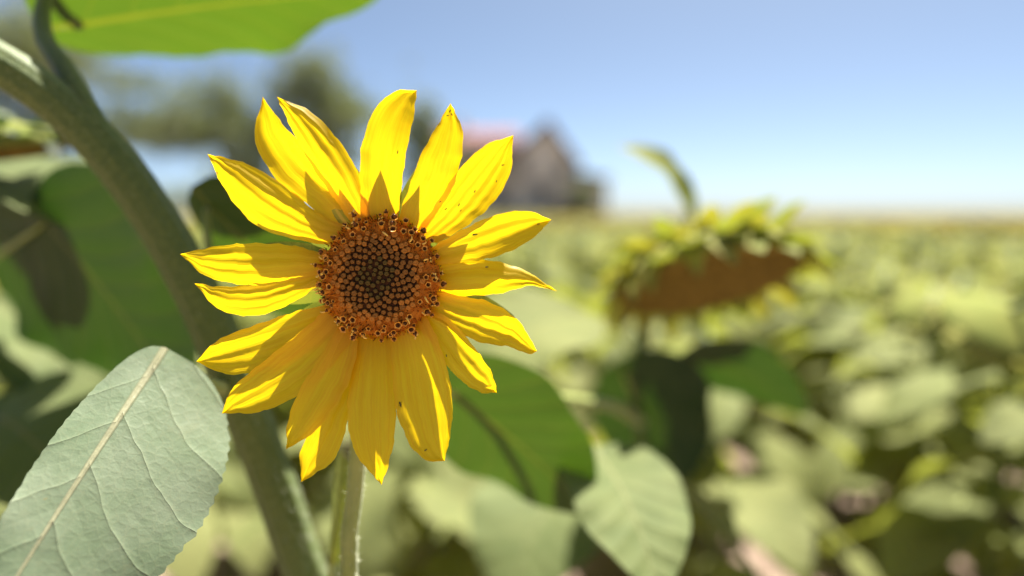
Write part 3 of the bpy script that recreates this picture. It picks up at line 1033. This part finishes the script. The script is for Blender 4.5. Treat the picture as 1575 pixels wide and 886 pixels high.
def in_view(x, y):
    return abs(x) < 0.75 * y + 0.22


def make_plant(x, y, rot, h, lay, label, group, sc=1.0):
    root = empty('sunflower_plant', (x, y, 0), label, 'sunflower plant', group)
    root.rotation_euler = (0, 0, rot)
    for kind, vi, m in LAYOUTS[lay]:
        me = {'stem': lambda: stem_meshes[vi][0], 'head': lambda: head_meshes[vi], 'leaf': lambda: leaf_meshes[vi]}[kind]()
        o = bpy.data.objects.new({'stem': 'stem', 'head': 'flower_head', 'leaf': 'leaf'}[kind], me)
        o.parent = root
        mm = m.copy()
        if kind == 'stem':
            mm = Matrix.Diagonal((1, 1, h, 1))
        else:
            mm.translation.z *= h
        o.matrix_basis = mm
        col.objects.link(o)
    return root


NEAR = 300
cnt = 0
rest = []
GRP = 'sunflower plants of the field'
LAB = 'blurred sunflower plant with drooping head in the farther crowded rows stretching to the horizon'
near_px = sorted((x / y, x, y) for x, y, dist in spots if not blocked(x, y) and in_view(x, y) and dist < 2.3)
ORD = ['first', 'second', 'third', 'fourth', 'fifth', 'sixth', 'seventh', 'eighth', 'ninth', 'tenth', 'eleventh', 'twelfth', 'thirteenth', 'fourteenth', 'fifteenth', 'sixteenth', 'seventeenth', 'eighteenth']
near_lab = {(x, y): 'pale blurred sunflower plant of the nearest field rows, %s counted from the left' % ORD[i] for i, (q, x, y) in enumerate(near_px[:18])}
for x, y, dist in spots:
    if blocked(x, y):
        continue
    rot = R(78) + rng.uniform(-.8, .8)
    h = rng.uniform(1.06, 1.26)
    lay = rng.randrange(10)
    if dist < 2.2:
        h = min(h, 1.20)
    if cnt < NEAR and in_view(x, y):
        make_plant(x, y, rot, h, lay, near_lab.get((x, y), LAB), GRP)
        cnt += 1
    else:
        rest.append((x, y, rot, h, lay))

# the remaining thousands as one mass, real plants of few faces
V_all, F3, MI, UVs = [], [], [], []


def low_variant(lay):
    v, f, mi, uv = [], [], [], []
    for kind, vi, m in LAYOUTS[lay]:
        b = len(v)
        if kind == 'leaf':
            if m.translation.z < 0.42:
                continue
            rows, uvs, _ = unit_leaf(40 + vi, 3, 2)
            for r_, u_ in zip(rows, uvs):
                for p_, q_ in zip(r_, u_):
                    v.append(tuple(m @ Vector(p_)))
                    uv.append(q_)
            for i in range(3):
                for j in range(2):
                    q = (b + i * 3 + j, b + i * 3 + j + 1, b + (i + 1) * 3 + j + 1, b + (i + 1) * 3 + j)
                    f += [(q[0], q[1], q[2]), (q[0], q[2], q[3])]
                    mi += [0, 0]
        elif kind == 'head':
            n = 8
            Rh = 0.10
            for rr_, zz_ in ((1.0, 0.0), (1.15, -0.012), (0.6, -0.045)):
                for j in range(n):
                    k2 = 1.0 + (0.25 if (j % 2 and rr_ > 1.1) else 0)
                    v.append(tuple(m @ Vector((rr_ * k2 * Rh * math.cos(2 * math.pi * j / n), rr_ * k2 * Rh * math.sin(2 * math.pi * j / n), zz_))))
                    uv.append((0.3, 0.4))
            for j in range(n):
                j2 = (j + 1) % n
                for q in ((b + j, b + j2, b + n + j2, b + n + j), (b + n + j, b + n + j2, b + 2 * n + j2, b + 2 * n + j)):
                    f += [(q[0], q[1], q[2]), (q[0], q[2], q[3])]
                    mi += [1, 1]
            for j in range(1, n - 1):
                f += [(b, b + j, b + j + 1), (b + 2 * n, b + 2 * n + j, b + 2 * n + j + 1)]
                mi += [2, 1]
    # a plain stem
    b = len(v)
    for z in (0.0, 0.95):
        for j in range(3):
            v.append((0.012 * math.cos(2.09 * j), 0.012 * math.sin(2.09 * j), z))
            uv.append((0, 0))
    for j in range(3):
        j2 = (j + 1) % 3
        f += [(b + j, b + j2, b + 3 + j2), (b + j, b + 3 + j2, b + 3 + j)]
        mi += [3, 3]
    return np.array(v), np.array(f), np.array(mi), np.array(uv)


LOW = [low_variant(i) for i in range(10)]
off = 0
for x, y, rot, h, lay in rest:
    v, f, mi, uv = LOW[lay]
    c, s = math.cos(rot), math.sin(rot)
    dist = math.hypot(x, y)
    k_ = 1.0 + min(0.5, max(0, (dist - 16) / 60))
    vv = np.empty_like(v)
    vv[:, 0] = (v[:, 0] * c - v[:, 1] * s) * k_ + x
    vv[:, 1] = (v[:, 0] * s + v[:, 1] * c) * k_ + y
    vv[:, 2] = v[:, 2] * h
    V_all.append(vv)
    F3.append(f + off)
    MI.append(mi)
    UVs.append(uv)
    off += len(v)
V_all = np.concatenate(V_all)
F3 = np.concatenate(F3)
MI = np.concatenate(MI)
UVs = np.concatenate(UVs)
me = bpy.data.meshes.new('sunflower_field')
nf = len(F3)
me.vertices.add(len(V_all))
me.vertices.foreach_set('co', V_all.astype(np.float32).ravel())
me.loops.add(nf * 3)
me.loops.foreach_set('vertex_index', F3.astype(np.int32).ravel())
me.polygons.add(nf)
me.polygons.foreach_set('loop_start', np.arange(0, nf * 3, 3, dtype=np.int32))
for m_ in (M['leaf_far'], M['bract_far'], M['seed_face'], M['stem']):
    me.materials.append(m_)
me.polygons.foreach_set('material_index', MI.astype(np.int32))
ul = me.uv_layers.new(name='UVMap')
ul.data.foreach_set('uv', UVs[F3.ravel()].astype(np.float32).ravel())
me.update(calc_edges=True)
me.validate()
far = link('sunflower_field', me)
tag(far, 'far rows of the sunflower field merging into one yellow green mass', 'sunflower field', None, 'stuff')
print('plants', cnt, 'rest', len(rest), 'tris', nf)

# ------------------------------------------------------------------ house
HD = 52.0
sc_h = HD / FPX


def hx(px):
    return (px - 787.5) * sc_h


def hz(py):
    return CAMH + (328 - py) * sc_h


HY = HD
house = empty('house', (hx(800), HY, 0), 'two storey brownish stone house with red tiled roof beyond the field', 'house')


def boxpart(name, mat, parent, a, b, smooth=False):
    m = MB()
    m.box(a, b)
    return link(name, m.mesh(name, mat, smooth), parent)


def poly_prism(name, mat, parent, pts, y0, y1):
    m = MB()
    n = len(pts)
    m.add([(x, y0, z) for x, z in pts] + [(x, y1, z) for x, z in pts],
          [tuple(range(n))[::-1], tuple(range(n, 2 * n))] + [(i, (i + 1) % n, n + (i + 1) % n, n + i) for i in range(n)])
    return link(name, m.mesh(name, mat, False), parent)


# main wing, eaves to the camera
wall = boxpart('wall', M['stone_wall'], house, (hx(668), HY + 1.2, 0), (hx(794), HY + 8.5, hz(219)))
m = MB()
ex0, ex1 = hx(660), hx(800)
ez, rz = hz(222), hz(192)
m.add([(ex0, HY + 0.7, ez), (ex1, HY + 0.7, ez), (ex1, HY + 4.9, rz), (ex0, HY + 4.9, rz), (ex0, HY + 9.1, ez), (ex1, HY + 9.1, ez),
       (ex0, HY + 0.7, ez - .18), (ex1, HY + 0.7, ez - .18), (ex1, HY + 4.9, rz - .18), (ex0, HY + 4.9, rz - .18), (ex0, HY + 9.1, ez - .18), (ex1, HY + 9.1, ez - .18)],
      [(0, 1, 2, 3), (3, 2, 5, 4), (7, 6, 9, 8), (8, 9, 10, 11), (0, 6, 7, 1), (4, 5, 11, 10), (0, 3, 9, 6), (3, 4, 10, 9), (1, 7, 8, 2), (2, 8, 11, 5)])
roof = link('roof', m.mesh('roof', M['roof'], False), house)
m = MB()
for i in range(34):        # rolls of the roof tiles, running from ridge to eaves
    x = ex0 + (i + .5) * (ex1 - ex0) / 34
    m.tube([(x, HY + 0.72, ez + .03), (x, HY + 4.9, rz + .03)], 0.06, 6)
tl_ = link('tile_rolls', m.mesh('tile_rolls', M['roof']), roof)
tl_['kind'] = 'stuff'
boxpart('chimney', M['stone_wall'], roof, (hx(700), HY + 4.4, hz(196)), (hx(712), HY + 5.2, hz(176)))
# cross wing with its gable to the camera
gx0, gx1, gp = hx(790), hx(886), hx(842)
gez0, gez1, gpz = hz(238), hz(250), hz(192)
poly_prism('wall', M['stone_wall'], house, [(gx0, 0), (gx1, 0), (gx1, gez1), (gp, gpz), (gx0, gez0)], HY, HY + 9)
th = 0.22
rf = poly_prism('roof', M['roof'], house, [(gx0 - .35, gez0 - .30), (gp, gpz + .02), (gp, gpz + .02 + th), (gx0 - .35, gez0 - .30 + th)], HY - .45, HY + 9.3)
poly_prism('roof', M['roof'], house, [(gp, gpz + .02), (gx1 + .35, gez1 - .44), (gx1 + .35, gez1 - .44 + th), (gp, gpz + .02 + th)], HY - .45, HY + 9.3)
# fascia boards under the gable edge
poly_prism('fascia_board', M['dark_wood'], house, [(gx0 - .33, gez0 - .50), (gp, gpz - .2), (gp, gpz + .015), (gx0 - .33, gez0 - .31)], HY - .40, HY - .32)
poly_prism('fascia_board', M['dark_wood'], house, [(gp, gpz - .2), (gx1 + .33, gez1 - .62), (gx1 + .33, gez1 - .45), (gp, gpz + .015)], HY - .40, HY - .32)
boxpart('pale_panel', M['pale_wall'], house, (hx(814), HY - .06, hz(268)), (hx(851), HY + .01, hz(212)))  # sunlit patch of the gable wall, put in as a paler slab


def window(parent, x0, x1, z0, z1, y):
    w = boxpart('window', M['trim'], parent, (x0 - .12, y - .08, z0 - .12), (x1 + .12, y - .002, z1 + .12))
    nx = 2
    for i in range(nx):
        for j in range(2):
            a, b = x0 + (x1 - x0) * i / nx + .04, x0 + (x1 - x0) * (i + 1) / nx - .04
            c, d = z0 + (z1 - z0) * j / 2 + .04, z0 + (z1 - z0) * (j + 1) / 2 - .04
            boxpart('pane', M['glass'], w, (a, y - .10, c), (b, y - .084, d))
    boxpart('sill', M['trim'], w, (x0 - .2, y - .2, z0 - .22), (x1 + .2, y - .085, z0 - .125))


window(house, hx(795), hx(808), hz(270), hz(246), HY)
window(house, hx(860), hx(875), hz(274), hz(256), HY)
window(house, hx(822), hx(843), hz(310), hz(284), HY)
for wx in (690, 724, 758):
    window(house, hx(wx), hx(wx + 15), hz(266), hz(240), HY + 1.2)
    window(house, hx(wx), hx(wx + 15), hz(312), hz(286), HY + 1.2)
dr_ = boxpart('door', M['dark_wood'], house, (hx(856), HY - .06, 0.05), (hx(878), HY - .002, 2.3))
boxpart('handle', M['trim'], dr_, (hx(859), HY - .12, 1.05), (hx(861), HY - .062, 1.15))

shed = empty('shed', (hx(915), HY + 2, 0), 'low shed with pale wall beside the right end of the house', 'shed')
boxpart('wall', M['stone_wall'], shed, (hx(890), HY + 1.5, 0), (hx(938), HY + 5, hz(276)))
poly_prism('roof', M['dark_wood'], shed, [(hx(886), hz(276)), (hx(942), hz(276)), (hx(942), hz(273)), (hx(886), hz(264))], HY + 1.1, HY + 5.4)
boxpart('pale_panel', M['pale_wall'], shed, (hx(906), HY + 1.42, hz(310)), (hx(930), HY + 1.498, hz(282)))
boxpart('door', M['dark_wood'], shed, (hx(892), HY + 1.42, 0.03), (hx(903), HY + 1.496, hz(290)))


# ------------------------------------------------------------------ trees
def tree(label, px_trunk, D, clumps, trunk_r, seed, name='pine_tree', dens=1.5):
    """clumps: (px, py, rx px, rz px); a tapered trunk with a limb to each clump"""
    r = random.Random(seed)
    s = D / FPX
    w = lambda px, py: Vector(((px - 787.5) * s, D, CAMH + (328 - py) * s))
    base = Vector(((px_trunk - 787.5) * s, D, 0))
    t = empty(name, base, label, 'tree', 'trees beyond the field')
    top = w(clumps[0][0], clumps[0][1])
    tp = [base, base.lerp(top, .35) + Vector((r.uniform(-.3, .3), 0, 0)), base.lerp(top, .7) + Vector((r.uniform(-.3, .3), r.uniform(-.3, .3), 0)), top]
    stem_object('trunk', t, tp, [trunk_r, trunk_r * .75, trunk_r * .5, trunk_r * .15], M['bark'], 10, 24, 0.04)
    pp = catmull([tuple(p) for p in tp], 20)
    mb = MB()
    for ci, (cx, cy, rx, rz_) in enumerate(clumps):
        c = w(cx, cy)
        dy = r.uniform(-1, 1) * rx * s * 0.7 if ci else 0
        c.y += dy
        if ci:
            k2 = min(range(len(pp)), key=lambda i: abs(pp[i][2] - (c.z - rz_ * s * .8)))
            st = Vector(pp[min(k2, 18)])
            midp = st.lerp(c, .55) + Vector((0, 0, -.2))
            stem_object('branch', t, [st, midp, c], [trunk_r * .38, trunk_r * .25, trunk_r * .06], M['bark'], 7, 12, 0.03)
        n = int(dens * 900 * max(1.0, rx * rz_ * s * s))
        n = min(n, 13000)
        # tufts of needles around many small centres
        nt = max(10, n // 22)
        for _ in range(nt):
            q = Vector((r.gauss(0, .58), r.gauss(0, .5), r.gauss(0, .55)))
            tc_ = c + Vector((q.x * rx * s, q.y * rx * s, q.z * rz_ * s))
            tr = r.uniform(.18, .42)
            for _k in range(22):
                d = Vector((r.gauss(0, 1), r.gauss(0, 1), r.gauss(0.2, .8))).normalized()
                p = tc_ + d * tr * r.uniform(.2, 1)
                sd = d.orthogonal().normalized()
                sd = Quaternion(d, r.uniform(0, 6.3)) @ sd
                ln, wd = r.uniform(.16, .30), r.uniform(.04, .085)
                mb.add([p - sd * wd, p + sd * wd, p + d * ln], [(0, 1, 2)])
    link('crown', mb.mesh('crown', M['needle'], False), t)
    return t


tree('tall pine tree whose rounded crown rises behind the upper left petals', 500, 48, [(485, 122, 44, 38), (520, 165, 50, 32), (452, 150, 36, 28), (545, 195, 44, 26), (480, 200, 48, 24), (510, 240, 56, 24), (470, 275, 50, 22)], 0.22, 1)
tree('broad flat pine tree left of the bloom, sky showing under its crown', 345, 46, [(345, 165, 50, 40), (290, 190, 66, 30), (390, 205, 46, 34), (230, 210, 60, 20), (330, 218, 74, 24), (390, 255, 34, 24)], 0.24, 2)
tree('dark pine tree at the upper left behind the thick stem', 70, 42, [(60, 70, 66, 46), (20, 120, 66, 46), (125, 108, 60, 34), (195, 130, 52, 16), (90, 180, 80, 34), (60, 230, 80, 34)], 0.28, 3)
tree('slim green tree standing between the bloom and the house', 652, 50, [(650, 182, 26, 26), (640, 215, 32, 24), (668, 228, 30, 22), (652, 262, 36, 24)], 0.17, 4)
tree('low shrubby tree on the horizon just left of the bloom', 372, 55, [(372, 268, 34, 24), (340, 296, 40, 18), (402, 296, 34, 18), (295, 306, 36, 12)], 0.12, 5, 'shrub')
tree('dark bush at the foot of the shed beside the house', 893, 50, [(893, 300, 10, 12), (902, 312, 12, 8)], 0.07, 6, 'shrub')

# ------------------------------------------------------------------ tiny insects on the petals
bvhs = []
for o in petal_obs:
    mw = world_of(o)
    bvhs.append(BVHTree.FromPolygons([mw @ v.co for v in o.data.vertices], [tuple(p.vertices) for p in o.data.polygons]))


def insect_mesh(sc):
    m = MB()
    for x0, rx_, rr_ in ((-0.42, .62, .30), (0.30, .28, .24), (0.68, .20, .19)):
        rows = []
        for i in range(7):
            t = -1 + 2 * i / 6
            q = math.sqrt(max(0.0004, 1 - t * t)) * rr_
            rows.append([(x0 + t * rx_, q * math.cos(2 * math.pi * j / 8), 0.30 + 0.8 * q * math.sin(2 * math.pi * j / 8)) for j in range(8)])
        m.grid(rows, closed=True)
    for sgn in (-1, 1):
        for lx in (-.25, .2, .45):
            m.tube([(lx, sgn * .15, .28), (lx - .05, sgn * .42, .38), (lx - .12, sgn * .62, .0)], .035, 4)
        m.tube([(.82, sgn * .06, .35), (1.15, sgn * .25, .45)], .025, 4)
    for i in range(len(m.v)):
        m.v[i] = tuple(c * sc for c in m.v[i])
    return m.mesh('insect', M['insect'])


ins_m = [insect_mesh(0.00085), insect_mesh(0.00105), insect_mesh(0.0017)]
G_I = 'tiny dark insects on the petals'
INS = [
    (692, 171, 60, 1, 'tiny dark insects crowded at the tip of the upright upper right petal'), (695, 176, 120, 1, None), (689, 178, 10, 0, None),
    (612, 234, 80, 1, 'tiny dark insect at the right edge of the topmost petal'),
    (774, 254, 10, 1, 'tiny dark insect scattered on the broad petal pointing to the upper right'), (730, 294, 60, 1, None), (706, 315, 70, 1, None), (686, 321, 40, 1, None), (709, 324, 50, 0, None), (677, 310, 20, 0, None), (764, 279, 70, 0, None),
    (731, 361, 8, 2, 'larger dark insect in the middle of the right petal below the house'),
    (828, 345, 20, 1, 'tiny dark insect close to the tip of the right petal below the house'),
    (749, 411, 0, 1, 'tiny dark insect on the slender petal pointing straight right'), (811, 417, -20, 0, None),
    (335, 266, -80, 1, 'tiny dark insect near the tip of the far upper left petal'),
    (615, 622, -70, 2, 'dark insect at the left edge of the broad petal below the disc'),
    (687, 547, -70, 0, 'tiny dark insect on the petal pointing to the lower right'),
    (655, 692, 40, 1, 'tiny dark insect at the folded tip of the broad petal below the disc'),
]
last = None
for px, py, ang, k_, lab in INS:
    lab = lab or last
    last = lab
    tgt = P(px, py, FD)
    d = (tgt - C0).normalized()
    best = None
    for b in bvhs:
        loc, nor, idx, ds = b.ray_cast(C0, d)
        if loc is not None and (best is None or ds < best[2]):
            best = (loc, nor, ds)
    if best is None:
        continue
    loc, nor, ds = best
    if nor.dot(d) > 0:
        nor = -nor
    ax = RGT * math.cos(R(ang)) + UPV * math.sin(R(ang))
    ax = (ax - nor * ax.dot(nor)).normalized()
    mt = Matrix((ax, nor.cross(ax), nor)).transposed().to_4x4()
    mt.translation = loc + nor * 0.0001
    tag(link('insect', ins_m[k_], None, mt), lab, 'insect', G_I)
